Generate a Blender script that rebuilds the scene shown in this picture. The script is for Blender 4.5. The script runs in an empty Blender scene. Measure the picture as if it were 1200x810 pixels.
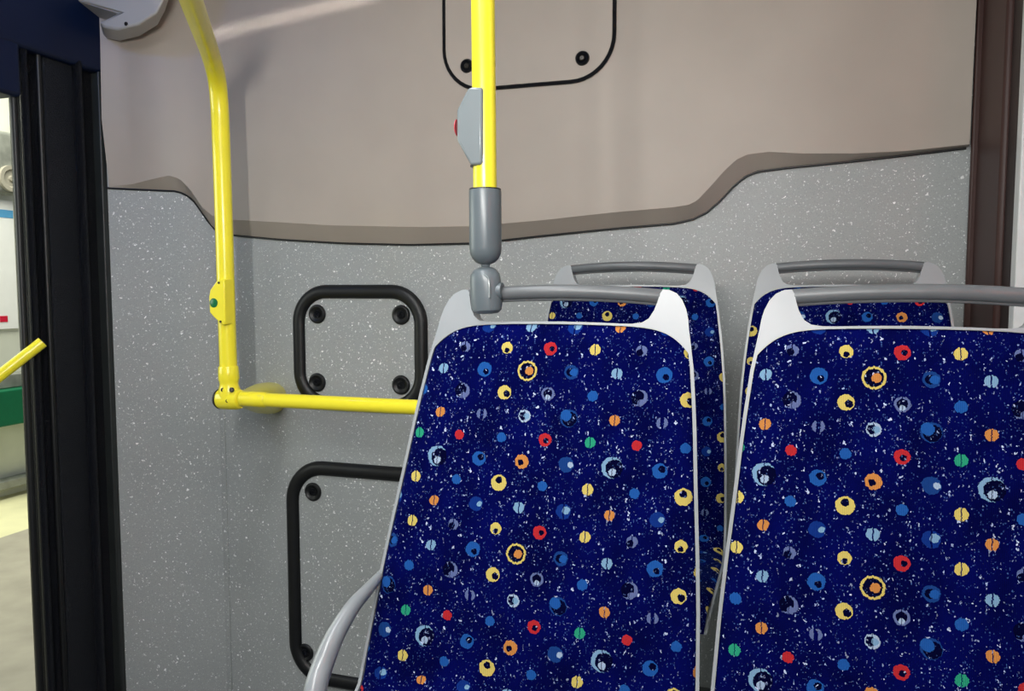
import bpy, bmesh, math, random
from mathutils import Vector, Matrix
random.seed(7)
C = bpy.context.scene.collection
S = bpy.context.scene
R = math.radians

# ---------------------------------------------------------------- camera, world, lights, exposure
F, PITCH, YAW = 900.0, 4.13, 17.4
CAM = Vector((0, 0, 1.2))
cd = bpy.data.cameras.new('camera'); cd.lens = 36*F/1200; cd.sensor_width = 36; cd.clip_start = .02
cam = bpy.data.objects.new('camera', cd); C.objects.link(cam)
cam.location = CAM; cam.rotation_euler = (R(90-PITCH), 0, R(YAW)); S.camera = cam

w = bpy.data.worlds.new('world'); S.world = w; w.use_nodes = True
w.node_tree.nodes['Background'].inputs[0].default_value = (.86, .93, 1, 1)
w.node_tree.nodes['Background'].inputs[1].default_value = .17

def area(name, loc, target, size, power, col=(1, 1, 1), sy=None):
    l = bpy.data.lights.new(name, 'AREA'); l.energy = power; l.color = col; l.size = size
    if sy: l.shape = 'RECTANGLE'; l.size_y = sy
    o = bpy.data.objects.new(name, l); C.objects.link(o); o.location = loc
    o.rotation_euler = (Vector(target)-Vector(loc)).to_track_quat('-Z', 'Y').to_euler()
    return o
for i in range(8):                         # key light added as a row, lined up with the left pole's shadow
    l = bpy.data.lights.new('key_row_light', 'POINT'); l.energy = 9.0; l.color = (1, .98, .94); l.shadow_soft_size = .022
    o = bpy.data.objects.new('key_row_light', l); C.objects.link(o); k = i/7; o.location = (-.50+.82*k, .30-1.37*k, 1.62)
area('ceiling_lamp_light', (-.75, .75, 2.28), (-.75, 1.0, 0), .25, 19, (.93, .97, 1), 1.9)
area('doorway_daylight', (-2.9, .9, 1.5), (-1.0, 1.6, 1.1), 1.0, 12, (.95, 1, .9))
area('blue_door_lamp', (-1.72, 1.25, 2.2), (-2.0, 1.9, 1.7), .08, .9, (.1, .3, 1))
area('red_tint_light', (1.1, .0, 1.75), (.3, 1.2, .95), .3, 2.5, (1, .2, .12))  # weak red tint light added on the window side, no sign behind it
area('platform_light', (-5, 3.2, 3.2), (-5.0, 3.5, 0), 2.5, 160, (1, 1, .86))
area('street_light', (2.2, 1.0, 3.0), (3.2, 2.5, 1.2), 1.5, 40, (.95, .97, 1))

S.view_settings.view_transform = 'Standard'; S.view_settings.look = 'None'
S.view_settings.gamma = 1; S.view_settings.use_curve_mapping = False
S.view_settings.exposure = 0.45

# ---------------------------------------------------------------- pixel helpers (survey of the photograph)
_M = Matrix.Rotation(R(YAW), 3, 'Z') @ Matrix.Rotation(R(90-PITCH), 3, 'X')
def ray(px, py): return _M @ Vector(((px-600)/F, (405-py)/F, -1))
def onY(px, py, Y): d = ray(px, py); return CAM + d*(Y/d.y)
def onX(px, py, X): d = ray(px, py); return CAM + d*(X/d.x)
YW = 2.2                                   # rear wall
def plan(X):                               # rear wall in plan: flat, bending forward near the door
    a, b = -1.66, -1.78
    if X >= a: return YW
    if X <= b: return YW-.577*(-X-1.72)
    return YW-.577*(a-X)**2/(2*(a-b))
def onW(px, py, off=0):
    d = ray(px, py); lo, hi = .3, 4
    for _ in range(40):
        t = (lo+hi)/2; p = d*t
        if p.y > plan(p.x)-off: hi = t
        else: lo = t
    return CAM + d*lo
def interp(pts, x):
    if x <= pts[0][0]: return pts[0][1]
    for (a, b), (c, d) in zip(pts, pts[1:]):
        if x <= c: return b+(d-b)*(x-a)/(c-a)
    return pts[-1][1]

# narrow light added to lay a bright band across the upper panel
a_, b_ = onW(228, 42, .05), onW(452, -8, .05); t_ = (a_+b_)/2
l = bpy.data.lights.new('band_light', 'AREA'); l.shape = 'RECTANGLE'; l.size = (b_-a_).length*.96; l.size_y = .022; l.spread = R(3.5); l.energy = .04; l.color = (1, .97, .92)
o = bpy.data.objects.new('band_light', l); C.objects.link(o); lo_ = Vector((t_.x+.1, 1.25, 2.26)); zz = (lo_-t_).normalized(); xx = (b_-a_).normalized(); yy = zz.cross(xx).normalized(); xx = yy.cross(zz)
o.matrix_world = Matrix.Translation(lo_) @ Matrix((xx, yy, zz)).transposed().to_4x4()

# ---------------------------------------------------------------- objects and shapes
def tag(o, label=None, cat=None, group=None, kind=None):
    if label: o['label'] = label
    if cat: o['category'] = cat
    if group: o['group'] = group
    if kind: o['kind'] = kind
    return o
def empty(name, loc=(0, 0, 0), rot=(0, 0, 0)):
    o = bpy.data.objects.new(name, None); C.objects.link(o); o.location = loc; o.rotation_euler = rot
    o.empty_display_size = .05
    bpy.context.view_layer.update(); return o
def link(name, bm, mat, parent=None, smooth=True, local=False, bevel=0, autosm=35):
    bmesh.ops.recalc_face_normals(bm, faces=bm.faces)
    me = bpy.data.meshes.new(name); bm.to_mesh(me); bm.free()
    me.materials.append(mat)
    o = bpy.data.objects.new(name, me); C.objects.link(o)
    if parent:
        o.parent = parent
        if not local: o.matrix_parent_inverse = parent.matrix_world.inverted()
    if smooth:
        for p in me.polygons: p.use_smooth = True
        try: me.set_sharp_from_angle(angle=R(autosm))
        except Exception: pass
    if bevel:
        b = o.modifiers.new('b', 'BEVEL'); b.width = bevel; b.segments = 3; b.limit_method = 'ANGLE'; b.angle_limit = R(40)
    return o
def box(bm, lo, hi):
    vs = [bm.verts.new((x, y, z)) for x in (lo[0], hi[0]) for y in (lo[1], hi[1]) for z in (lo[2], hi[2])]
    for f in ((0, 1, 3, 2), (4, 6, 7, 5), (0, 4, 5, 1), (2, 3, 7, 6), (0, 2, 6, 4), (1, 5, 7, 3)): bm.faces.new([vs[i] for i in f])
def catmull(pts, n=8):
    P = [Vector(p) for p in pts]; P = [2*P[0]-P[1]]+P+[2*P[-1]-P[-2]]; out = []
    for i in range(1, len(P)-2):
        for k in range(n):
            t = k/n; a, b, c, d = P[i-1:i+3]
            out.append(.5*((2*b)+(c-a)*t+(2*a-5*b+4*c-d)*t*t+(3*b-a-3*c+d)*t**3))
    out.append(P[-2]); return out
def tube(bm, pts, r, seg=20, cap=True, closed=False, flat=1.0, up=None):
    pts = [Vector(p) for p in pts]; n = len(pts); rings = []
    rr = r if isinstance(r, (list, tuple)) else [r]*n
    prev = None
    for i, p in enumerate(pts):
        if closed: t = pts[(i+1) % n]-pts[i-1]
        else: t = pts[min(i+1, n-1)]-pts[max(i-1, 0)]
        t.normalize()
        if prev is None:
            a = up.copy() if up else Vector((0, 0, 1)) if abs(t.z) < .9 else Vector((1, 0, 0))
        else: a = prev
        a = (a-t*a.dot(t)).normalized(); b = t.cross(a); prev = a
        rings.append([bm.verts.new(p+rr[i]*(a*math.cos(2*math.pi*k/seg)*flat+b*math.sin(2*math.pi*k/seg))) for k in range(seg)])
    m = n if closed else n-1
    for i in range(m):
        A, B = rings[i], rings[(i+1) % n]
        for k in range(seg): bm.faces.new((A[k], A[(k+1) % seg], B[(k+1) % seg], B[k]))
    if cap and not closed: bm.faces.new(rings[0][::-1]); bm.faces.new(rings[-1])
def lathe(bm, origin, axis, prof, seg=28):
    """prof: (distance along axis, radius)"""
    ax = Vector(axis).normalized(); o = Vector(origin)
    a = Vector((0, 0, 1)) if abs(ax.z) < .9 else Vector((1, 0, 0))
    a = (a-ax*a.dot(ax)).normalized(); b = ax.cross(a); rings = []
    for d, r in prof:
        r = max(r, 1e-4)
        rings.append([bm.verts.new(o+ax*d+r*(a*math.cos(2*math.pi*k/seg)+b*math.sin(2*math.pi*k/seg))) for k in range(seg)])
    for A, B in zip(rings, rings[1:]):
        for k in range(seg): bm.faces.new((A[k], A[(k+1) % seg], B[(k+1) % seg], B[k]))
    bm.faces.new(rings[0][::-1]); bm.faces.new(rings[-1])
def prism(bm, poly, vec):
    """poly of 3-D points extruded by vec"""
    v = Vector(vec); A = [bm.verts.new(Vector(p)) for p in poly]; B = [bm.verts.new(Vector(p)+v) for p in poly]; n = len(A)
    bm.faces.new(A[::-1]); bm.faces.new(B)
    for i in range(n): bm.faces.new((A[i], A[(i+1) % n], B[(i+1) % n], B[i]))
def rrect(x0, x1, z0, z1, r, n=10):
    out = []
    for cx, cz, a0 in ((x1-r, z1-r, 0), (x0+r, z1-r, 90), (x0+r, z0+r, 180), (x1-r, z0+r, 270)):
        for k in range(n+1):
            a = R(a0+90*k/n); out.append((cx+r*math.cos(a), cz+r*math.sin(a)))
    return out

# ---------------------------------------------------------------- materials
class NT:
    def __init__(s, name, rough=.5, spec=.5, col=(.5, .5, .5), metal=0, coat=0):
        s.m = bpy.data.materials.new(name); s.m.use_nodes = True; s.t = s.m.node_tree
        s.b = s.t.nodes['Principled BSDF']
        s.b.inputs['Roughness'].default_value = rough; s.b.inputs['Specular IOR Level'].default_value = spec
        s.b.inputs['Base Color'].default_value = (*col, 1); s.b.inputs['Metallic'].default_value = metal
        s.b.inputs['Coat Weight'].default_value = coat
    def n(s, typ, **k):
        x = s.t.nodes.new(typ)
        for a, v in k.items(): setattr(x, a, v)
        return x
    def put(s, sock, v):
        if isinstance(v, bpy.types.NodeSocket): s.t.links.new(v, sock)
        else: sock.default_value = v
    def math(s, op, a, b=0, c=None):
        x = s.n('ShaderNodeMath', operation=op); s.put(x.inputs[0], a); s.put(x.inputs[1], b)
        if c is not None: s.put(x.inputs[2], c)
        return x.outputs[0]
    def mix(s, f, a, b, bt='MIX'):
        x = s.n('ShaderNodeMix', data_type='RGBA', blend_type=bt); s.put(x.inputs[0], f)
        s.put(x.inputs[6], a if isinstance(a, bpy.types.NodeSocket) else (*a, 1)); s.put(x.inputs[7], b if isinstance(b, bpy.types.NodeSocket) else (*b, 1))
        return x.outputs[2]
    def coord(s, which='Object'): return s.n('ShaderNodeTexCoord').outputs[which]
    def noise(s, vec, scale, detail=2, rough=.5):
        x = s.n('ShaderNodeTexNoise'); s.put(x.inputs['Vector'], vec); x.inputs['Scale'].default_value = scale
        x.inputs['Detail'].default_value = detail; x.inputs['Roughness'].default_value = rough; return x
    def ramp(s, f, a, b):
        x = s.n('ShaderNodeMapRange'); s.put(x.inputs[0], f); x.inputs[1].default_value = a; x.inputs[2].default_value = b; return x.outputs[0]
    def bump(s, h, strength=.3, dist=.001):
        x = s.n('ShaderNodeBump'); s.put(x.inputs['Height'], h); x.inputs['Strength'].default_value = strength
        x.inputs['Distance'].default_value = dist; s.t.links.new(x.outputs[0], s.b.inputs['Normal'])
    def col(s, c): s.put(s.b.inputs['Base Color'], c)
    def flecks(s, vec, scale, frac, r0, r1, distort=.25):
        """randomly present small chips: returns mask"""
        nz = s.noise(vec, scale*1.3, 1)
        v = s.n('ShaderNodeVectorMath', operation='MULTIPLY_ADD'); s.put(v.inputs[0], nz.outputs['Color'])
        v.inputs[1].default_value = (distort/scale*2,)*3; s.put(v.inputs[2], vec)
        vo = s.n('ShaderNodeTexVoronoi'); s.put(vo.inputs['Vector'], v.outputs[0]); vo.inputs['Scale'].default_value = scale
        sp = s.n('ShaderNodeSeparateColor'); s.put(sp.inputs[0], vo.outputs['Color'])
        here = s.math('LESS_THAN', sp.outputs[0], frac)
        rad = s.math('MULTIPLY_ADD', sp.outputs[1], r1-r0, r0)
        return s.math('MULTIPLY', here, s.math('LESS_THAN', vo.outputs['Distance'], rad)), sp.outputs[2]

def plain(name, col, rough=.45, spec=.5, var=.06, scale=30, bump=0, metal=0, coat=0, bscale=400):
    t = NT(name, rough, spec, col, metal, coat); c = t.coord()
    nz = t.noise(c, scale, 3); f = t.ramp(nz.outputs[0], .3, .7)
    t.col(t.mix(f, tuple(x*(1-var) for x in col), tuple(x*(1+var) for x in col)))
    if bump: t.bump(t.noise(c, bscale, 2).outputs[0], bump, .0006)
    return t.m

def m_speckle():
    t = NT('grey_speckled_vinyl', .52, .45); c = t.coord()
    f = t.ramp(t.noise(c, 3, 3).outputs[0], .3, .7)
    base = t.mix(f, (.31, .328, .33), (.35, .366, .366))
    m3, _ = t.flecks(c, 420, .35, .25, .5); base = t.mix(t.math('MULTIPLY', m3, .35), base, (.12, .13, .13))
    m2, b2 = t.flecks(c, 170, .48, .14, .36, .6); base = t.mix(t.math('MULTIPLY', m2, t.math('MULTIPLY_ADD', b2, .5, .15)), base, (.75, .78, .78))
    m1, b1 = t.flecks(c, 92, .42, .10, .30, .8); base = t.mix(t.math('MULTIPLY', m1, t.math('MULTIPLY_ADD', b1, .5, .45)), base, (.97, .98, .98))
    t.col(base); t.bump(t.noise(c, 500, 2).outputs[0], .15, .0005); return t.m

def m_fabric():
    t = NT('navy_patterned_moquette', .95, .02)
    t.b.inputs['Sheen Weight'].default_value = .14; t.b.inputs['Sheen Roughness'].default_value = .3
    t.b.inputs['Sheen Tint'].default_value = (.06, .25, 1, 1)
    uv = t.coord('UV'); sp = t.n('ShaderNodeSeparateXYZ'); t.put(sp.inputs[0], uv)
    u, v = sp.outputs[0], sp.outputs[1]                       # metres across and down the fabric
    PX = .036/27
    # wobble of the weave
    rowq = t.math('FLOOR', t.math('DIVIDE', v, .0018)); wn = t.n('ShaderNodeTexWhiteNoise', noise_dimensions='1D'); t.put(wn.inputs['W'], rowq)
    colq = t.math('FLOOR', t.math('DIVIDE', u, .0022)); wn2 = t.n('ShaderNodeTexWhiteNoise', noise_dimensions='1D'); t.put(wn2.inputs['W'], colq)
    u2 = t.math('ADD', u, t.math('MULTIPLY', t.math('SUBTRACT', wn.outputs[0], .5), .0013))
    v2 = t.math('ADD', v, t.math('MULTIPLY', t.math('SUBTRACT', wn2.outputs[0], .5), .0016))
    rc = t.math('DIVIDE', v2, .036); row = t.math('FLOOR', rc); ly = t.math('MULTIPLY', t.math('SUBTRACT', t.math('FRACT', rc), .5), 27)
    rmod = t.math('FLOORED_MODULO', row, 8)
    par = t.math('FLOORED_MODULO', row, 2)                    # 0 on even rows
    cc = t.math('ADD', t.math('DIVIDE', u2, .072), t.math('MULTIPLY', par, .5))
    colm = t.math('FLOORED_MODULO', t.math('FLOOR', cc), 4)
    lx = t.math('MULTIPLY', t.math('SUBTRACT', t.math('FRACT', cc), .5), 54)
    idx = t.math('DIVIDE', t.math('ADD', t.math('MULTIPLY_ADD', rmod, 4, colm), .5), 32)
    Y, O, G, RD, B, BD, L, W, V, DB = (.52,.42,.11), (.47,.19,.05), (.02,.26,.15), (.38,.02,.026), (.012,.075,.29), (.008,.038,.17), (.16,.29,.44), (.29,.38,.52), (.095,.125,.27), (.005,.025,.17)
    # colour, R, cut(x,y,r), dot(x,y,r), dot colour, split half width
    E = [ (V,6.5,(-2,2,4),(0,0,0),V,.7), (Y,7,(0,3.2,3.2),(0,0,0),Y,0), (RD,8,(2,0,3.2),(0,0,0),RD,0), (Y,6.5,(0,0,0),(0,0,0),Y,.6),
          (L,6.3,(0,0,0),(0,0,0),L,.8), (B,9,(2,2.5,3.6),(0,0,0),B,0), (Y,12,(0,0,9.6),(2.5,0,5),O,0), (BD,8.5,(-1,0,5),(3,0,4.5),B,0),
          (V,9.5,(-3,-1,8.4),(2,5,3.6),V,.5), (Y,8.5,(3,1.5,4.2),(0,0,0),Y,0), (V,8,(0,-.5,5.4),(0,3.6,3),W,.5), (B,6.2,(0,0,0),(0,0,0),B,0),
          (O,6.2,(0,0,0),(0,0,0),O,.6), (V,6.5,(0,0,0),(0,0,0),V,2.2), (W,7.5,(-1.5,0,5),(2.5,0,3.6),L,.4), (BD,10.5,(1,1,8.8),(-3.5,-3,6.5),B,0),
          (RD,5.8,(0,0,0),(0,0,0),RD,0), (B,5.8,(0,0,0),(0,0,0),B,0), (RD,7.8,(1,1,3.4),(0,0,0),RD,0), (G,6.3,(0,0,0),(0,0,0),G,.5),
          (L,12.3,(3,1.2,10.6),(.5,5,4.3),W,.6), (B,8.5,(2.5,-2,4.0),(0,0,0),B,0), (O,8.4,(-1.5,1,3.6),(0,0,0),O,0), (BD,9,(0,0,0),(5,0,3.4),W,0),
          (B,5.8,(0,0,0),(0,0,0),B,0), (Y,9.6,(0,-3.2,4.2),(0,0,0),Y,0), (B,5.8,(0,0,0),(0,0,0),B,0), (Y,6.6,(0,0,0),(0,0,0),Y,.6),
          (O,6,(0,0,0),(0,0,0),O,.6), (DB,8.6,(0,0,0),(4.5,0,3.2),L,0), (L,6.6,(0,0,0),(0,0,0),L,.8), (DB,8.8,(0,0,0),(3,-1.5,4.6),L,.9)]
    def lut(fn):
        r = t.n('ShaderNodeValToRGB'); cr = r.color_ramp; cr.interpolation = 'CONSTANT'; t.put(r.inputs[0], idx)
        for i in range(1, 31): cr.elements.new(i/32)
        for i in range(31): pass
        while len(cr.elements) < 32: cr.elements.new(.99)
        for i in range(32): cr.elements[i].position = i/32
        for i in range(32): cr.elements[i].color = (*fn(E[i]), 1)
        return r.outputs[0]
    def lutv(fn):
        s_ = t.n('ShaderNodeSeparateColor'); t.put(s_.inputs[0], lut(fn)); return s_.outputs
    cA = lut(lambda e: e[0]); cD = lut(lambda e: e[4])
    rad = lutv(lambda e: (e[1]/20, e[2][2]/20, e[3][2]/20)); cut = lutv(lambda e: ((e[2][0]+10)/20, (e[2][1]+10)/20, e[5]/20)); dot = lutv(lambda e: ((e[3][0]+10)/20, (e[3][1]+10)/20, 0))
    def dist(ox, oy):
        a = t.math('SUBTRACT', lx, ox) if ox is not None else lx; b = t.math('SUBTRACT', ly, oy) if oy is not None else ly
        return t.math('SQRT', t.math('ADD', t.math('MULTIPLY', a, a), t.math('MULTIPLY', b, b)))
    de = lambda s_: t.math('MULTIPLY_ADD', s_, 20, -10); mu = lambda s_: t.math('MULTIPLY', s_, 20)
    disc = t.math('LESS_THAN', dist(None, None), mu(rad[0]))
    cutm = t.math('LESS_THAN', dist(de(cut[0]), de(cut[1])), mu(rad[1]))
    dotm = t.math('LESS_THAN', dist(de(dot[0]), de(dot[1])), mu(rad[2]))
    body = t.math('MULTIPLY', disc, t.math('SUBTRACT', 1, cutm))
    nosplit = t.math('GREATER_THAN', t.math('ABSOLUTE', lx), t.math('ADD', mu(cut[2]), -.05))
    body = t.math('MULTIPLY', body, nosplit); dotm = t.math('MULTIPLY', dotm, t.math('ADD', .25, t.math('MULTIPLY', nosplit, .75)))
    # ground with flecks
    sc = t.n('ShaderNodeCombineXYZ'); t.put(sc.inputs[0], u); t.put(sc.inputs[1], t.math('MULTIPLY', v, .75))
    gn = t.ramp(t.noise(sc.outputs[0], 14, 2).outputs[0], .35, .65)
    g = t.mix(gn, (.0005, .0011, .038), (.0007, .0018, .066))
    cutg = t.math('MULTIPLY', disc, cutm); g = t.mix(t.math('MULTIPLY', cutg, .8), g, (.0008, .001, .010))
    m3, b3 = t.flecks(sc.outputs[0], 420, .22, .15, .42, .6); g = t.mix(t.math('MULTIPLY', m3, t.math('MULTIPLY_ADD', b3, .4, .1)), g, (.10, .20, .55))
    m2, b2 = t.flecks(sc.outputs[0], 300, .17, .12, .40, .8); g = t.mix(t.math('MULTIPLY', m2, t.math('MULTIPLY_ADD', b2, .55, .15)), g, (.42, .52, .85))
    m1, b1 = t.flecks(sc.outputs[0], 190, .11, .1, .36, .9); g = t.mix(t.math('MULTIPLY', m1, t.math('MULTIPLY_ADD', b1, .6, .25)), g, (.55, .64, .90))
    rib = t.math('MULTIPLY_ADD', t.math('SINE', t.math('MULTIPLY', u, 2*math.pi/.0024)), .12, .88)
    colr = t.mix(body, g, cA); colr = t.mix(dotm, colr, cD)
    rb = t.n('ShaderNodeCombineColor'); [t.put(rb.inputs[i], rib) for i in range(3)]
    t.col(t.mix(1.0, colr, rb.outputs[0], 'MULTIPLY'))
    t.bump(t.noise(sc.outputs[0], 900, 2).outputs[0], .25, .0008)
    return t.m

M = dict(
 spk=m_speckle(), fab=m_fabric(),
 beige=plain('beige_moulded_plastic', (.39, .34, .297), .5, .4, .03, 6, .15),
 yellow=plain('yellow_powder_coat', (.87, .76, .03), .28, .5, .03, 20, .03, coat=.3),
 black=plain('black_plastic', (.0012, .0022, .0060), .3, .35, .5, .2, 12, .05),
 rubber=plain('black_rubber', (.004, .0045, .0055), .45, .45, .2, 25, .1),
 dgrey=plain('charcoal_door_panel', (.0055, .007, .0115), .4, .35, .5, .15, 8, .05),
 strip=plain('dark_grey_trim', (.018, .021, .021), .45, .5, .2, 8, .05),
 navy=plain('navy_painted_metal', (.0006, .0062, .030), .45, .3, .1, 5),
 shell=plain('light_grey_shell_plastic', (.27, .29, .305), .32, .5, .03, 20, .06),
 handle=plain('mid_grey_handle_plastic', (.105, .113, .12), .38, .5, .06, 30, .12),
 fitting=plain('grey_painted_fitting', (.095, .115, .128), .33, .5, .04, 30, .06),
 box=plain('pale_grey_button_housing', (.16, .185, .195), .22, .5, .03, 20),
 silver=plain('silver_grey_armrest', (.22, .24, .255), .28, .5, .04, 20, .05),
 red=plain('red_button_plastic', (.6, .01, .04), .3, .5, .05),
 green=plain('green_button_plastic', (.004, .15, .05), .3, .5, .05),
 hole=plain('dark_screw_metal', (.03, .025, .02), .35, .6, .2, 60, metal=.5),
 steel=plain('burnished_screw_metal', (.25, .22, .15), .3, .6, .2, 60, metal=.8),
 maroon=plain('brown_window_pillar', (.045, .020, .017), .45, .3, .08, 6, .06),
 maroon2=plain('dark_brown_window_seal', (.02, .010, .010), .5, .4, .1, 6),
 alu=plain('pale_window_frame', (.55, .56, .56), .4, .5, .04, 20),
 ceil=plain('pale_ceiling_panel', (.55, .55, .54), .5, .4, .03, 6),
 floorm=plain('dark_bus_flooring', (.07, .075, .08), .6, .4, .2, 120, .2),
 housing=plain('pale_grey_housing', (.42, .40, .375), .4, .5, .03, 10),
 beam=plain('dark_plum_screw_cap', (.03, .025, .02), .3, .5),
 conc=plain('pale_concrete', (.70, .68, .42), .8, .3, .10, 3, .2),
 conc2=plain('brown_grey_paving', (.34, .32, .26), .85, .3, .12, 5, .2),
 pwall=plain('platform_wall_paint', (.66, .68, .58), .7, .3, .08, 3),
 paper=plain('white_poster_paper', (.85, .86, .84), .5, .3, .02, 10),
 blue=plain('blue_print', (.10, .35, .62), .5, .3), greenb=plain('green_bench_paint', (.0, .12, .05), .5, .4),
 greyb=plain('grey_machine_paint', (.24, .25, .22), .5, .4, .3, 9), orange=plain('orange_board', (.85, .30, .12), .5, .4),
 diffuser=plain('lamp_cover', (.8, .8, .8), .4))
g = NT('window_glass', .02, .5, (1, 1, 1)); g.b.inputs['Transmission Weight'].default_value = 1; g.b.inputs['IOR'].default_value = 1.01; M['glass'] = g.m

# ---------------------------------------------------------------- rear wall
ZT = 2.35
def seam_x(): return onW(258, 400).x
XS = seam_x()
XR = onW(1134, 200).x
wr = tag(empty('wall_rear', (-.7, YW, 0)), kind='structure')
def wallsheet(name, x0, x1, off, z0, z1, mat, th=.02):
    bm = bmesh.new(); n = 24; cols = []
    for i in range(n+1):
        x = x0+(x1-x0)*i/n; y = plan(x)-off
        cols.append([bm.verts.new((x, y, z0)), bm.verts.new((x, y, z1)), bm.verts.new((x, y+th, z1)), bm.verts.new((x, y+th, z0))])
    for A, B in zip(cols, cols[1:]):
        for k in range(4): bm.faces.new((A[k], A[(k+1) % 4], B[(k+1) % 4], B[k]))
    bm.faces.new(cols[0]); bm.faces.new(cols[-1][::-1])
    return link(name, bm, mat, wr, bevel=.002)
XL = -2.055
wallsheet('wall_panel', XS+.002, XR+.05, 0, -.35, ZT, M['spk'])
wallsheet('wall_panel', XL, XS-.002, .002, -.35, ZT, M['spk'])
bm = bmesh.new(); box(bm, (XS-.011, plan(XS)-.0045, -.35), (XS+.011, plan(XS)+.01, 1.5)); link('joint_strip', bm, M['spk'], wr, bevel=.0025)
bm = bmesh.new(); box(bm, (XL-.06, 2.24, -.35), (XR+.1, 2.27, ZT)); link('backing_board', bm, M['black'], wr)

# moulded beige upper panel with a chamfered lower lip
BO = [(120,219),(135,220),(180,222),(205,223),(216,226),(226,233),(238,250),(249,266),(258,272),(275,275),(330,280),(400,284),(480,286),(560,284),(640,275),(720,267),(790,261),(812,256),(828,248),(842,236),(860,217),(873,206),(888,200),(920,196),(1000,188),(1070,180),(1136,172),(1150,170)]
BI = [(120,219),(160,216),(195,209),(210,206),(222,210),(234,222),(248,243),(260,253),(280,257),(400,264),(500,266),(560,265),(640,258),(720,249),(790,243),(808,240),(818,235),(830,222),(850,199),(863,187),(876,181),(900,178),(940,180),(1000,180),(1060,177),(1136,169),(1150,167)]
bm = bmesh.new(); cols = []
px = 128.0
while px <= 1140.01:
    bo, bi = interp(BO, px), interp(BI, px); bi = min(bi, bo-1.5)
    d = 1
    sm = lambda v: v*v*(3-2*v)
    d = min(sm(max(0, min(1, (px-128)/80))), 1-.6*sm(max(0, min(1, (px-880)/240))))
    po = onW(px, bo, .006); pi = onW(px, bi, .008+.042*d); pm = onW(px, bi-14, .010+.042*d)
    X = min(po.x, XR-.004); col = [(X, plan(X)+.0, po.z), (X, plan(X)-.006, po.z), (X, plan(X)-.008-.042*d, pi.z)]
    col += [(X, plan(X)-.010-.042*d, pm.z), (X, plan(X)-.012-.042*max(d, .35), max(pm.z+.12, 1.75)), (X, plan(X)-.012-.042*max(d, .6 if px > 500 else .2), 2.0), (X, plan(X)-.012-.042*max(d, .6 if px > 500 else .2), ZT), (X, plan(X), ZT)]
    cols.append([bm.verts.new(c) for c in col]); px += 4
for A, B in zip(cols, cols[1:]):
    for k in range(7): bm.faces.new((A[k], A[k+1], B[k+1], B[k]))
bm.faces.new(cols[0]); bm.faces.new(cols[-1][::-1])
up = link('upper_panel', bm, M['beige'], wr, autosm=22)
# dark gasket along the lip
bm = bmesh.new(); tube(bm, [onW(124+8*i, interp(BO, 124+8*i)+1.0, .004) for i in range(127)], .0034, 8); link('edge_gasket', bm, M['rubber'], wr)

def lathe_screw(name, p, parent, r, seal, metal, n=(0, -1, 0)):
    bm = bmesh.new(); lathe(bm, p, n, [(0, r), (.004, r*1.0), (.008, r*.9), (.009, r*.78), (.006, r*.62), (.0035, r*.5), (.0035, 0)], 28)
    s = link(name, bm, seal, parent)
    bm = bmesh.new(); lathe(bm, Vector(p)+Vector(n)*.003, n, [(0, r*.42), (.004, r*.40), (.006, r*.26), (.006, r*.12), (.003, r*.1), (.003, 0)], 20)
    link('screw_head', bm, metal, s); return s

def ringtube(name, loop, Y, rr, mat, parent, flat=1.0):
    bm = bmesh.new(); tube(bm, [(x, Y, z) for x, z in loop], rr, 12, closed=True, up=Vector((0, 1, 0)), flat=flat); return link(name, bm, mat, parent)
def plate(name, loop, Y, th, mat, parent, bev=.002):
    bm = bmesh.new(); prism(bm, [(x, Y, z) for x, z in loop], (0, th, 0)); return link(name, bm, mat, parent, bevel=bev)

def hatch(label, x0, x1, z0, z1, rad, Y, screws, tubeR, mseal, mcover, scr_r, inner=0, metal=None):
    h = tag(empty('access_hatch', ((x0+x1)/2, Y, z0)), label, 'hatch')
    lp = rrect(x0, x1, z0, z1, rad)
    ringtube('rubber_seal', lp, Y-.003, tubeR, mseal, h, flat=.8)
    g_ = tubeR*.6
    plate('cover', rrect(x0+g_, x1-g_, z0+g_, z1-g_, rad-g_), Y-.005, .006, mcover, h)
    for p in screws: lathe_screw('screw', (p.x, Y-.004, p.z), h, scr_r, mseal, metal or M['steel'])
    return h
# upper grey hatch
a, b, c, d = onW(352, 400), onW(494, 400), onW(420, 342), onW(420, 474)
hatch('small rounded hatch with black rubber seal and four screws on grey wall', a.x, b.x, d.z, c.z, .10, YW,
      [onW(373, 368), onW(471, 369), onW(373, 448), onW(471, 451)], .0225, M['rubber'], M['spk'], .031, metal=M['black'])
a, c, d = onW(343, 670), onW(420, 552), onW(395, 797)
hatch('large hatch low on grey wall partly hidden behind front seat and armrest', a.x+.01, a.x+.78, d.z, c.z, .115, YW,
      [onW(368, 576), onW(359, 764), Vector((a.x+.70, YW, onW(368, 576).z)), Vector((a.x+.70, YW, onW(359, 764).z))], .024, M['rubber'], M['spk'], .031, metal=M['black'])
# beige hatch
YB = YW-.054
a, b, c = onY(521, 40, YB), onY(720, 40, YB), onY(610, 101, YB)
hatch('beige hatch with dark seam and recessed screws high behind centre pole', a.x, b.x, c.z, c.z+.42, .12, YB,
      [onY(548, 78, YB), onY(683, 69, YB), onY(548, -120, YB), onY(683, -140, YB)], .0058, M['black'], M['beige'], .020, metal=M['hole'])

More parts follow.
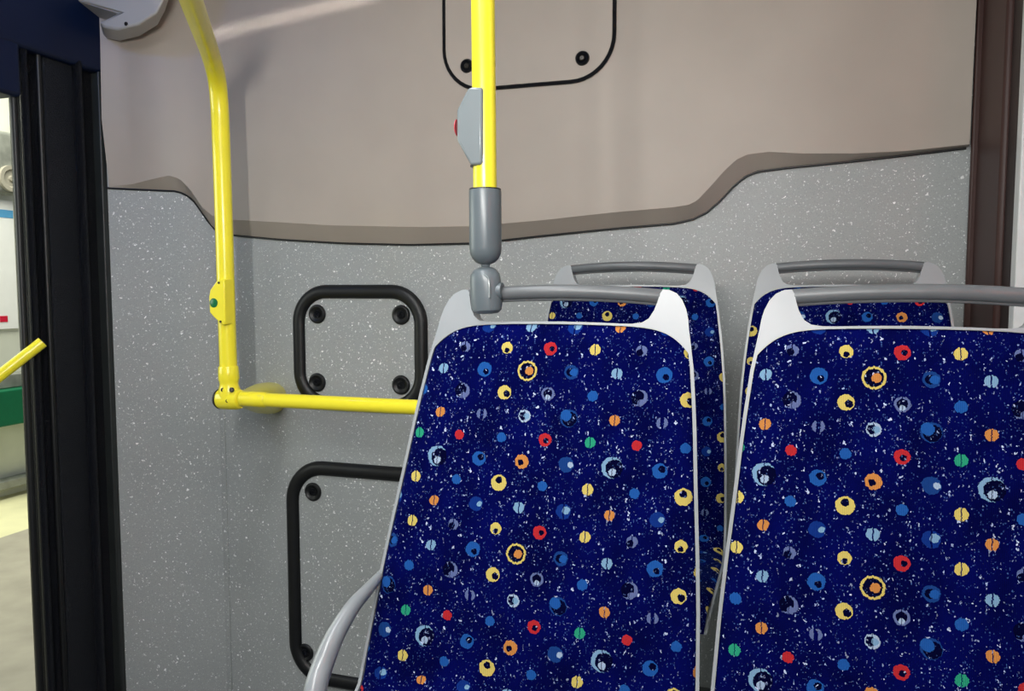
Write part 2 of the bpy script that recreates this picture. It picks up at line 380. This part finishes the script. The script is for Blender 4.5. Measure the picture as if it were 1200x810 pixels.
# ---------------------------------------------------------------- floor, ceiling, right side
bm = bmesh.new(); box(bm, (XL-.05, -1.2, -.40), (XR+.1, 2.24, -.35)); tag(link('floor', bm, M['floorm'], smooth=False), kind='structure')
bm = bmesh.new(); box(bm, (-.60, .3, -.35), (XR+.01, 1.36, 0)); box(bm, (-.60, 1.36, -.35), (XR+.01, 2.195, .065)); tag(link('floor_step', bm, M['floorm'], bevel=.006), kind='structure')
bm = bmesh.new(); box(bm, (XL-.05, -1.2, ZT), (XR+.1, 2.24, ZT+.04)); tag(link('ceiling', bm, M['ceil'], smooth=False), kind='structure')
XWR = XR+.012
def y_at(px, X, py=200): return onX(px, py, X).y
YP = y_at(1172, XWR); YP2 = y_at(1187, XWR); YF = y_at(1193, XWR)
wl = tag(empty('wall_right', (XWR, 1, 0)), kind='structure')
bm = bmesh.new(); box(bm, (XWR, -1.2, -.35), (XWR+.06, 2.2, .80)); link('lower_side_panel', bm, M['spk'], wl, bevel=.004)
bm = bmesh.new(); box(bm, (XWR, -1.2, 2.12), (XWR+.06, 2.2, ZT)); link('upper_side_panel', bm, M['beige'], wl, bevel=.004)
bm = bmesh.new(); box(bm, (XWR-.0, YP, .80), (XWR+.06, 2.2, 2.12)); link('pillar_cover', bm, M['maroon'], wl, bevel=.01)
bm = bmesh.new(); box(bm, (XWR-.012, 2.168, .80), (XWR+.01, 2.183, 2.34)); link('pillar_edge', bm, M['maroon'], wl, bevel=.004)
wn = tag(empty('window_1', (XWR, 1, .8)), kind='structure')
bm = bmesh.new(); box(bm, (XWR+.012, YP2, .80), (XWR+.05, YP, 2.12)); link('window_seal', bm, M['maroon2'], wn, bevel=.004)
bm = bmesh.new(); box(bm, (XWR+.004, YF, .80), (XWR+.05, YP2, 2.12)); link('window_frame', bm, M['alu'], wn, bevel=.003)
bm = bmesh.new(); box(bm, (XWR+.03, -1.1, .78), (XWR+.034, YF+.01, 2.14)); link('pane', bm, M['glass'], wn, smooth=False)

# ---------------------------------------------------------------- door side on the left
XD = -2.03
dj = tag(empty('door_1', (XD, 1.85, 0)), kind='structure')
def yd(px): return onX(px, 400, XD).y
def member(name, p0, p1, xo, mat, bev=.006, z1=2.05, z0=-.35, xback=.07):
    y0, y1 = onX(p0, 400, XD+xo).y, onX(p1, 400, XD+xo).y
    bm = bmesh.new(); box(bm, (XD-xback, y0, z0), (XD+xo, y1, z1)); return link(name, bm, mat, dj, bevel=bev)
member('wall_edge_trim', 127, 141.5, .012, M['strip'], .005, z1=ZT)
member('frame_post', 107, 128, -.018, M['black'], .006, z1=ZT)
member('door_panel', 64, 101, -.006, M['dgrey'], .006)
member('frame_post', 36, 66, -.022, M['black'], .008)
bm = bmesh.new(); y = onX(104, 400, XD+.008).y; tube(bm, [(XD+.004, y, -.35), (XD+.004, y, 2.05)], .014, 20); link('rubber_gasket', bm, M['black'], dj)
bm = bmesh.new(); y = onX(61, 400, XD).y; tube(bm, [(XD-.008, y, -.35), (XD-.008, y, 2.05)], .008, 16); link('rubber_gasket', bm, M['rubber'], dj)
bm = bmesh.new(); y = onX(43, 400, XD).y; tube(bm, [(XD-.006, y, -.35), (XD-.006, y, 2.05)], .012, 16); link('rubber_gasket', bm, M['black'], dj)
bm = bmesh.new(); y = onX(33, 400, XD).y; tube(bm, [(XD-.014, y, -.35), (XD-.014, y, 2.05)], .010, 16); link('rubber_gasket', bm, M['rubber'], dj)
zh = onX(12, 112, XD).z
bm = bmesh.new(); box(bm, (XD-.10, -.2, zh), (XD+.012, onX(36, 400, XD).y, ZT)); link('lintel', bm, M['navy'], dj, bevel=.012)
# sloping header cover reaching over the posts
yy0, yy1 = -.2, onX(122, 30, XD+.02).y
zq = onX(60, 66, XD+.02).z; pr = [(XD-.1, ZT), (XD+.019, ZT), (XD+.019, zq+.02), (XD+.010, zq), (XD-.1, zq)]
bm = bmesh.new(); prism(bm, [(x, yy0, z) for x, z in pr], (0, yy1-yy0, 0)); link('header_cover', bm, M['navy'], dj, bevel=.01)
# open door leaf further forward, outside the picture, that carries the grab bar
leaf = tag(empty('door_leaf', (-2.3, 1.25, .05)), 'black edged open door leaf beyond the left edge of view', 'door')
bm = bmesh.new(); box(bm, (-2.62, 1.16, .05), (-2.58, 1.20, 1.7)); link('stile', bm, M['black'], leaf, bevel=.005)
bm = bmesh.new(); box(bm, (-2.58, 1.165, .05), (-2.14, 1.195, .12)); link('bottom_rail', bm, M['black'], leaf, bevel=.005)
bm = bmesh.new(); box(bm, (-2.17, 1.16, .05), (-2.13, 1.20, 1.7)); link('stile', bm, M['black'], leaf, bevel=.005)
gb = tag(empty('grab_bar', (-2.2, 1.3, 1.0)), 'short yellow grab bar with open end poking in at far left', 'grab bar')
p0 = onX(50, 401, -2.0); p1 = onX(4, 437, -2.06); q = p1+(p1-p0)*3.2
bm = bmesh.new(); tube(bm, [p0, p1, q], .0165, 20); link('bar', bm, M['yellow'], gb)
bm = bmesh.new(); lathe(bm, p0+(p0-p1).normalized()*.0005, (p0-p1), [(0, .009), (.002, .008), (.002, 0)], 16); link('end_screw', bm, M['hole'], gb)
bm = bmesh.new(); tube(bm, [q, Vector((-2.15, 1.18, q.z))], .0165, 16); link('bracket', bm, M['yellow'], gb)

# pale housing over the door
hs = tag(empty('door_motor_cover', onY(160, 0, 1.7)), 'pale grey cover with small screw above the door', 'cover')
poly = [(122,32),(116,26),(139,15),(86,-1),(20,-22),(20,-150),(230,-150),(205,-40),(193,-2),(184,15),(162,29),(138,35)]
bm = bmesh.new(); prism(bm, [onY(x, y, 1.93) if y > -100 else Vector((onY(x, y, 1.93).x, 1.93, ZT)) for x, y in poly], Vector((ray(190, 0).x, ray(190, 0).y, 0)).normalized()*.12); link('shell', bm, M['housing'], hs, bevel=.008)
bm = bmesh.new(); lathe(bm, onY(148, 28, 1.93), (0, -1, 0), [(0, .006), (.002, .006), (.002, 0)], 16); link('screw', bm, M['hole'], hs)

# ---------------------------------------------------------------- outside: platform
bm = bmesh.new(); box(bm, (-12, -3, -.55), (XD-.25, 14, -.42)); tag(link('ground', bm, M['conc'], smooth=False), kind='structure')
bm = bmesh.new(); box(bm, (XD-2.6, -3, -.42), (XD-.3, 14, -.405)); tag(link('ground_paving', bm, M['conc2'], smooth=False), kind='structure')
XO = -5.6
bm = bmesh.new(); box(bm, (XO-.2, -2, -.42), (XO, 12, 4)); tag(link('wall_platform', bm, M['pwall'], smooth=False), kind='structure')
def oy(px): return onX(px, 300, XO).y
def oz(py): return onX(12, py, XO).z
po = tag(empty('poster', (XO+.01, oy(4), oz(385))), 'white poster with blue top band seen through the open door', 'poster')
bm = bmesh.new(); box(bm, (XO+.005, oy(-60), oz(385)), (XO+.02, oy(15.5), oz(236))); link('sheet', bm, M['paper'], po)
bm = bmesh.new(); box(bm, (XO+.02, oy(-60), oz(256)), (XO+.023, oy(15), oz(247))); link('blue_band', bm, M['blue'], po)
bm = bmesh.new(); box(bm, (XO+.02, oy(-6), oz(377)), (XO+.023, oy(3), oz(370))); link('red_mark', bm, M['red'], po)
bq = tag(empty('machine', (XO+.2, oy(5), oz(236))), 'grey round fronted machine on wall above the poster', 'machine')
bm = bmesh.new(); box(bm, (XO, oy(-60), oz(230)), (XO+.1, oy(16), oz(158))); link('body', bm, M['greyb'], bq, bevel=.03)
bm = bmesh.new(); lathe(bm, (XO+.1, oy(4), oz(212)), (1, 0, 0), [(0, .10), (.03, .10), (.03, .07), (.015, .06), (.015, .025), (.03, .02), (.03, 0)]); link('dial', bm, M['conc2'], bq)
bm = bmesh.new(); box(bm, (XO, oy(-60), oz(492)), (XO+.25, oy(40), oz(452))); tag(link('bench', bm, M['greenb'], bevel=.01), 'green bench band along the wall outside the door', 'bench')
bm = bmesh.new(); box(bm, (XO, oy(-60), oz(452)), (XO+.15, oy(40), oz(436))); tag(link('ledge', bm, M['greyb'], bevel=.01), 'grey ledge just above the green bench outside', 'ledge')
bm = bmesh.new(); box(bm, (XO+.001, oy(-60), oz(568)), (XO+.12, oy(40), oz(558))); tag(link('kerb', bm, M['greyb'], bevel=.01), 'dark kerb line at the foot of the wall outside', 'kerb')
# street side
bm = bmesh.new(); box(bm, (3.6, -2, -.4), (3.8, 16, 5)); tag(link('wall_street', bm, M['alu'], smooth=False), kind='structure')
pb = onX(1198, 148, 3.58)
bm = bmesh.new(); box(bm, (3.55, pb.y-1.5, pb.z-.25), (3.598, pb.y+.12, pb.z+.3)); tag(link('board', bm, M['orange'], bevel=.01), 'orange board outside glimpsed through right hand window', 'board')

# ---------------------------------------------------------------- seats
RCL = R(9)
def profile(s):
    """(y, z, normal_y, normal_z) along the seat centre line, s metres from the top of the back"""
    L1, rr = .62, .075
    dy, dz = -math.sin(RCL), -math.cos(RCL)
    if s <= L1: return dy*s, dz*s, -math.cos(RCL), math.sin(RCL)
    y0, z0 = dy*L1, dz*L1; ang_tot = R(90)-RCL+R(4)     # turn from the back to the cushion
    L2 = rr*ang_tot
    cy, cz = y0-math.cos(RCL)*rr, z0+math.sin(RCL)*rr   # centre of the turn, in front of the back
    a0 = math.atan2(z0-cz, y0-cy)
    if s <= L1+L2:
        a = a0-(s-L1)/rr; return cy+rr*math.cos(a), cz+rr*math.sin(a), -math.cos(a), -math.sin(a)
    a = a0-ang_tot; y1, z1 = cy+rr*math.cos(a), cz+rr*math.sin(a)
    ty, tz = math.sin(a), -math.cos(a); ny, nz = -math.cos(a), -math.sin(a)
    L3 = .30; t = s-L1-L2
    if t <= L3: return y1+ty*t, z1+tz*t, ny, nz
    y2, z2 = y1+ty*L3, z1+tz*L3; rw = .07
    b = min((t-L3)/rw, R(80)); cy, cz = y2-ny*rw, z2-nz*rw
    na = math.atan2(nz, ny)+b
    return cy+rw*math.cos(na), cz+rw*math.sin(na), math.cos(na), math.sin(na)
SB, SE = .665, 1.115       # back pad / cushion boundary, end
WO = WO_REAR = [(0, .180), (.01, .190), (.03, .1985), (.06, .205), (.12, .2155), (.2, .226), (.3, .235), (.45, .241), (.62, .245), (.8, .245), (1.0, .238), (1.12, .225)]
WO_FRONT = [(0, .180), (.01, .190), (.03, .1985), (.06, .205), (.12, .2175), (.2, .229), (.3, .240), (.45, .258), (.62, .272), (.8, .264), (1.0, .245), (1.12, .225)]
def wo(s): return interp(WO, s)
LIP = .0052
SHR = 0
def place(x, s, off):
    x -= SHR*s
    y, z, ny, nz = profile(s); return Vector((x, y+ny*off, z+nz*off))
def ftop(u):               # top edge of the fabric, u in -1..1
    return .0555+.006*u*u+.036*abs(u)**9
def fab_pt(u, t, s1):
    """u across, t 0..1 down the back pad"""
    s = ftop(u)+(s1-ftop(u))*t; return u*(wo(s)-LIP), s
def make_pad(name, s_from_top, s1, u_off, parent, n=28, m=46, s0=None):
    bm = bmesh.new(); uvl = bm.loops.layers.uv.new('uv'); V = []; U = {}
    for j in range(m+1):
        row = []
        for i in range(n+1):
            u = math.sin(math.pi/2*(-1+2*i/n)); t = j/m
            if s_from_top: x, s = fab_pt(u, t, s1)
            else: s = s0+(s1-s0)*t; x = u*(wo(s)-LIP)
            e = 1-abs(u)**10; e2 = min(1, t/.05) if s_from_top else 1
            e3 = min(1, (1-t)/.04) if not s_from_top else 1
            side = .010*abs(u)**3*max(0, 1-abs(s-.5)/.9)                # slightly dished, side bolsters come forward
            off = .001+.012*math.sqrt(max(0, e))*math.sqrt(e2)*math.sqrt(max(0, e3))+side*.6*e
            v = bm.verts.new(place(x, s, off)); row.append(v); U[v] = (x-SHR*(s-.13)*.75+.193+.036+u_off[0], s+u_off[1])
        V.append(row)
    for j in range(m):
        for i in range(n): bm.faces.new((V[j][i], V[j][i+1], V[j+1][i+1], V[j+1][i]))
    for f in bm.faces:
        for l in f.loops: l[uvl].uv = U[l.vert]
    o = link(name, bm, M['fab'], parent, local=True, autosm=80); return o
def frame_bm():
    """light shell rim with two horns; outer and inner loops in (x, s)"""
    half = []                                    # right half, from bottom outer round to the centre of the opening's lower edge
    for s in [SE-.0, 1.0, .9, .8, .74, .7, .66, .62, .55, .48, .4, .33, .27, .22, .18, .15, .12]: half.append(((wo(s), s), (wo(s)-LIP, s)))
    uc = lambda u: (u*(wo(ftop(u))-LIP), ftop(u))
    half += [((wo(.10), .10), uc(1.0)), ((wo(.08), .08), uc(.995)), ((wo(.06), .06), uc(.99)), ((.2025, .045), uc(.985)), ((.198, .03), uc(.98)), ((.191, .016), uc(.97)), ((.182, .006), uc(.96)), ((.170, .0005), uc(.95)),
             ((.160, .000), uc(.93)), ((.1565, .006), uc(.91)), ((.154, .018), uc(.89)), ((.150, .032), uc(.86)), ((.143, .045), uc(.82)), ((.133, .0515), uc(.76)), ((.118, .0535), uc(.68)), ((.10, .0535), uc(.57)), ((.07, .0525), uc(.40)), ((.035, .0518), uc(.2)), ((0, .0515), uc(0))]
    left = [((-a[0], a[1]), (-b[0], b[1])) for a, b in half[:-1]][::-1]
    seq = half+left
    bm = bmesh.new(); rows = []; K = 4
    for a, b in seq:
        r_ = []
        for k in range(K+1):
            f = k/K; x = a[0]+(b[0]-a[0])*f; s = a[1]+(b[1]-a[1])*f
            r_.append(bm.verts.new(place(x, s, .005)))
        r_.append(bm.verts.new(place(b[0], b[1], -.012)))
        r_.insert(0, bm.verts.new(place(a[0], a[1], 0)))
        r_.insert(0, bm.verts.new(place(a[0]*.985, a[1], -.024)))
        rows.append(r_)
    for A, B in zip(rows, rows[1:]):
        for k in range(len(A)-1):
            try: bm.faces.new((A[k], A[k+1], B[k+1], B[k]))
            except ValueError: pass
    bmesh.ops.remove_doubles(bm, verts=bm.verts, dist=1e-5)
    return bm
def back_bm():
    bm = bmesh.new(); V = []
    n, m = 16, 40
    for j in range(m+1):
        row = []
        for i in range(n+1):
            u = -1+2*i/n; s0 = .055+.03*abs(u)**4; s = s0+(SE-.005-s0)*j/m; x = u*wo(s)*.983
            row.append(bm.verts.new(place(x, s, -.022-.012*(1-u**4))))
        V.append(row)
    for j in range(m):
        for i in range(n): bm.faces.new((V[j][i], V[j][i+1], V[j+1][i+1], V[j+1][i]))
    return bm
def seat(loc, roll, label, group, uoff, zfloor):
    global WO, SHR
    SHR = roll
    WO = WO_FRONT if zfloor == 0 else WO_REAR
    t = empty('bus_seat', loc); tag(t, label, 'seat', group)
    o = link('frame', frame_bm(), M['shell'], t, local=True, autosm=50)
    make_pad('backrest', True, SB, uoff, t); make_pad('seat_cushion', False, SE, uoff, t, s0=SB, m=30)
    bk = link('back_shell', back_bm(), M['shell'], t, local=True); so = bk.modifiers.new('s', 'SOLIDIFY'); so.thickness = .004
    # grab handle between the horns, bowed a little forward and up
    bm = bmesh.new(); pts = []
    for i in range(25):
        u = -1+2*i/24; p = place(.1615*u, .0095-.0055*(1-u*u), -.006+.016*(1-u*u)); pts.append(p)
    tube(bm, pts, .0100, 20, up=Vector((0, 0, 1)), flat=1.12); h = link('grab_handle', bm, M['handle'], t, local=True)
    bm = bmesh.new(); tube(bm, [p+Vector((0, .001, -.012)) for p in pts], .0028, 8); link('handle_rib', bm, M['handle'], h, local=True)
    # legs
    for x in (-.16, .16):
        bm = bmesh.new(); z0 = -(loc[2]-zfloor)
        tube(bm, catmull([(x, -.12, -.735), (x, -.14, -.80), (x, -.15, z0+.004)], 6), .017, 14); link('leg', bm, M['fitting'], t, local=True)
        bm = bmesh.new(); box(bm, (x-.02, -.40, -.742), (x+.02, -.10, -.722)); link('seat_rail', bm, M['fitting'], t, local=True, bevel=.003)
    return t
ZS = 1.2; YF1, YB1 = 1.205, 1.955; DZ = .063
# pattern phase: the yellow ring (row 1, column 2 of the repeat) sits at (-.049, .132) on the front row
def phase(x, s, row, col):
    U = .072*(col+.5-.5*(row % 2)); Vv = .036*(row+.5); return (U-x-.193-.036, Vv-s)
pf = phase(-.049, .132, 1, 2); pb_ = phase(-.165, .096, 5, 0); pb2 = phase(-.14, .092, 4, 2)
left_seat = seat((-.293, YF1, ZS), .066, 'front row bus seat joined to the grey pole clamp, armrest at its side', 'front row seats', (pf[0]-.009, pf[1]), 0)
seat((.214, YF1, ZS), -.015, 'front row bus seat nearest the window, cut by right picture edge', 'front row seats', (pf[0]+.003, pf[1]+.006), 0)
seat((-.2935, YB1, ZS+DZ), 0, 'rear row bus seat against the wall, mostly hidden behind the pole-side seat', 'rear row seats', pb_, .065)
seat((.210, YB1, ZS+DZ), 0, 'rear row bus seat against the wall beside the brown window pillar', 'rear row seats', pb2, .065)

# armrest
pts = [onX(447, 672, -.585), onX(432, 690, -.587), onX(413, 712, -.59), onX(393, 745, -.595), onX(379, 778, -.60), onX(369, 812, -.60), onX(364, 860, -.60), onX(372, 960, -.60)]
cp = catmull(pts, 6); n = len(cp)
rad = [interp([(0, .006), (.12, .0085), (.3, .0115), (.5, .0145), (.7, .016), (1, .016)], i/(n-1)) for i in range(n)]
bm = bmesh.new(); tube(bm, cp, rad, 24, flat=1.25, up=Vector((0, -1, .6)).normalized()); ar = tag(link('armrest', bm, M['silver'], left_seat), 'silver grey curved armrest')
bm = bmesh.new(); tube(bm, [cp[0]-Vector((0, .003, 0)), cp[0]+Vector((.02, .03, 0))], .0055, 14); link('pivot', bm, M['fitting'], ar)
bm = bmesh.new(); e = cp[-1]; tube(bm, [e, e+Vector((.01, .05, -.05)), Vector((-.50, e.y+.12, .49)), Vector((-.44, e.y+.16, .468))], .012, 14); link('support', bm, M['fitting'], ar)

# ---------------------------------------------------------------- centre pole
YC = 1.192
pc = onY(568.5, 225, YC); pt = onY(566, 0, YC)
dirn = (pt-pc).normalized()
pole = tag(empty('grab_pole', onY(569, 340, YC)), 'yellow upright pole with grey stop button box, grey sleeve and clamp at front seat corner', 'pole')
top = pc+dirn*((ZT-pc.z)/dirn.z)
bm = bmesh.new(); tube(bm, [pc-dirn*.02, top], .0192, 32); link('tube', bm, M['yellow'], pole)
s0 = onY(568.5, 222, YC); s1 = onY(569, 310, YC); ax = (s1-s0).normalized(); L = (s1-s0).length
bm = bmesh.new(); lathe(bm, s0, ax, [(0, .0225), (.0008, .0258), (.004, .0265), (L-.026, .0265), (L-.017, .0252), (L-.009, .0215), (L-.003, .0155), (L, .008), (L+.008, .006)], 36); sl = link('sleeve', bm, M['fitting'], pole)
bm = bmesh.new(); tube(bm, [s0+ax*.0005+Vector((.0245*math.cos(a), .0245*math.sin(a), 0)) for a in [2*math.pi*k/32 for k in range(32)]], .0016, 8, closed=True); link('sleeve_ring', bm, M['rubber'], pole)
# clamp: rounded block gripping the handle
cA, cB = onY(568, 313, YC), onY(571, 368, YC); cx = (cB-cA).normalized(); L = (cB-cA).length
bm = bmesh.new()
prof = [(0, .006), (.001, .0125), (.005, .0195), (.012, .0245), (.024, .0262), (L-.016, .0262), (L-.006, .0245), (L-.001, .018), (L, .008)]
lathe(bm, cA, cx, prof, 36)
for v in bm.verts:                                # squash the round body toward a rounded block
    dx = v.co.x-cA.x; dy = v.co.y-cA.y; v.co.y = cA.y+dy*.8
cl = link('clamp', bm, M['fitting'], pole)
bm = bmesh.new(); tube(bm, catmull([cA+Vector((.004, -.018, -.012)), cA+Vector((.012, -.0185, -.018)), cA+Vector((.015, -.020, -.03)), cA+Vector((.0155, -.0205, -.05))], 5), .0016, 8); link('clamp_seam', bm, M['box'], cl)
bm = bmesh.new(); a_ = onY(586, 341, YC); tube(bm, [a_+Vector((-.012, 0, 0)), a_+Vector((.004, .0, 0))], .0135, 20); link('clamp_collar', bm, M['fitting'], cl)
# stop button housing
poly = [(548,103),(553,101.5),(565,102),(565,191),(562,193),(551,193.5),(535.5,165),(535,160),(535,130),(536,127)]
pp = [onY(x, y, YC-.024) for x, y in poly]
bm = bmesh.new(); prism(bm, pp, (0, .048, 0)); bx = tag(link('button_housing', bm, M['box'], pole, bevel=.004), 'pale grey stop button housing')
bm = bmesh.new(); p_ = onY(535, 150, YC+.006); lathe(bm, (p_.x+.002, p_.y, p_.z), (-1, 0, 0), [(0, .0135), (.001, .0135), (.0014, .012), (.0014, 0)], 24); tag(link('button', bm, M['red'], bx), 'red button')
bm = bmesh.new(); q0 = onY(551, 194, YC-.01); box(bm, (q0.x, q0.y, q0.z-.0025), (q0.x+.019, q0.y+.02, q0.z+.001)); link('gasket', bm, M['rubber'], bx)

# ---------------------------------------------------------------- left pole, rail and fittings
YL = 1.77
lp = tag(empty('grab_pole', onY(268, 470, YL)), 'bent yellow upright pole with green button near the door, joined to the wall', 'pole')
pts = [onY(268, 440, YL), onY(266, 380, YL), onY(263, 280, YL), onY(260, 190, YL), onY(257.5, 128, YL), onY(254, 92, YL-.03), onY(246, 62, YL-.12), onY(236, 34, YL-.26), onY(224, 0, YL-.43), onY(203, -60, 1.12), onY(190, -100, 1.02)]
cp = catmull(pts, 6); bm = bmesh.new(); tube(bm, cp, .0232, 28); link('tube', bm, M['yellow'], lp)
a_, b_ = onY(267.5, 429, YL), onY(269, 461, YL)
bm = bmesh.new(); lathe(bm, a_, b_-a_, [(0, .0245), (.003, .0265), (.035, .028), (.042, .0255), (.05, .0245), (.062, .028), (.07, .0295), (.092, .029)], 32); fj = link('joint_sleeve', bm, M['yellow'], lp)
# lower joint body: rounded knuckle with axis along the rail
ja, jb = onY(257, 467.5, YL), onY(283, 468, YL); jx = (jb-ja).normalized(); JL = (jb-ja).length
bm = bmesh.new(); lathe(bm, ja, jx, [(0, .02), (.004, .0265), (.012, .029), (JL-.012, .029), (JL-.004, .026), (JL, .02)], 32); kn = link('joint_body', bm, M['yellow'], lp)
bm = bmesh.new(); lathe(bm, ja-jx*.003, jx, [(-.002, .020), (-.001, .025), (.004, .028), (.007, .0285)], 24); link('end_cap', bm, M['rubber'], lp)
for x, y, r_ in ((261, 457, .0055), (271.5, 457, .0068), (266.5, 470, .0048)):
    p_ = onY(x, y, YL-.0265); bm = bmesh.new(); lathe(bm, p_, (p_-CAM)*-1, [(0, r_), (.0022, r_), (.0026, r_*.7), (.0012, r_*.5), (.0012, 0)], 18); link('screw', bm, M['hole'], lp)
# wall bracket
fl = onW(319, 466.5); n0 = jb-jx*.006; bd = (fl-n0); BL = bd.length
bm = bmesh.new(); lathe(bm, n0, bd, [(0, .024), (BL*.2, .028), (BL*.4, .038), (BL*.6, .047), (BL*.85, .052), (BL-.004, .052)], 30); link('wall_bracket', bm, M['yellow'], lp)
bm = bmesh.new(); lathe(bm, fl+Vector((0, 0, 0)), (0, -1, 0), [(0, .052), (.006, .052), (.009, .048), (.009, .02)], 30); link('wall_flange', bm, M['yellow'], lp)
# horizontal rail
hr = tag(empty('handrail', onY(400, 472, YL)), 'horizontal yellow handrail from wall pole to behind the left front seat', 'handrail')
r0, r1 = onY(284, 467.5, YL), onY(500, 478, YL); dd = (r1-r0).normalized(); e = r0+dd*((-.625-r0.x)/dd.x)
bm = bmesh.new(); tube(bm, catmull([r0, r1, e-dd*.03, e+Vector((.012, 0, -.02)), e+Vector((.02, 0, -.08)), Vector((e.x+.02, e.y, -.345))], 8), .0192, 24); link('rail', bm, M['yellow'], hr)
bm = bmesh.new(); lathe(bm, r0+dd*.0, dd, [(0, .0205), (.04, .0215), (.075, .0212), (.078, .0195)], 28); link('rail_sleeve', bm, M['yellow'], hr)
# green button box on the left pole
poly = [(253,330),(257,327.5),(262.5,327),(264,380),(262,381.5),(258,379),(249,370.5),(245.5,366),(244.5,348),(246,340)]
pp = [onY(x, y, YL-.034) for x, y in poly]
bm = bmesh.new(); prism(bm, pp, (.002, .034, 0)); gbx = link('button_housing', bm, M['yellow'], lp, bevel=.003)
p_ = onY(250.5, 355, YL-.034)
bm = bmesh.new(); lathe(bm, p_, (0, -1, 0), [(0, .0125), (.0010, .0125), (.0012, .0112), (.0006, .0108), (.0012, .0095), (.0014, 0)], 24); tag(link('button', bm, M['green'], gbx), 'round green button')
for x, y in ((256.5, 331.5), (258.5, 377)):
    p_ = onY(x, y, YL-.034); bm = bmesh.new(); lathe(bm, p_, (0, -1, 0), [(0, .0032), (.0012, .0032), (.0012, 0)], 12); link('screw', bm, M['hole'], gbx)

# ceiling lamp the interior light comes from (outside the picture)
lm = tag(empty('ceiling_lamp', (-.75, .55, ZT)), 'long ceiling lamp above the aisle outside the picture', 'lamp')
bm = bmesh.new(); box(bm, (-.9, -.3, ZT-.03), (-.6, 1.4, ZT)); link('lamp_body', bm, M['diffuser'], lm, bevel=.006)
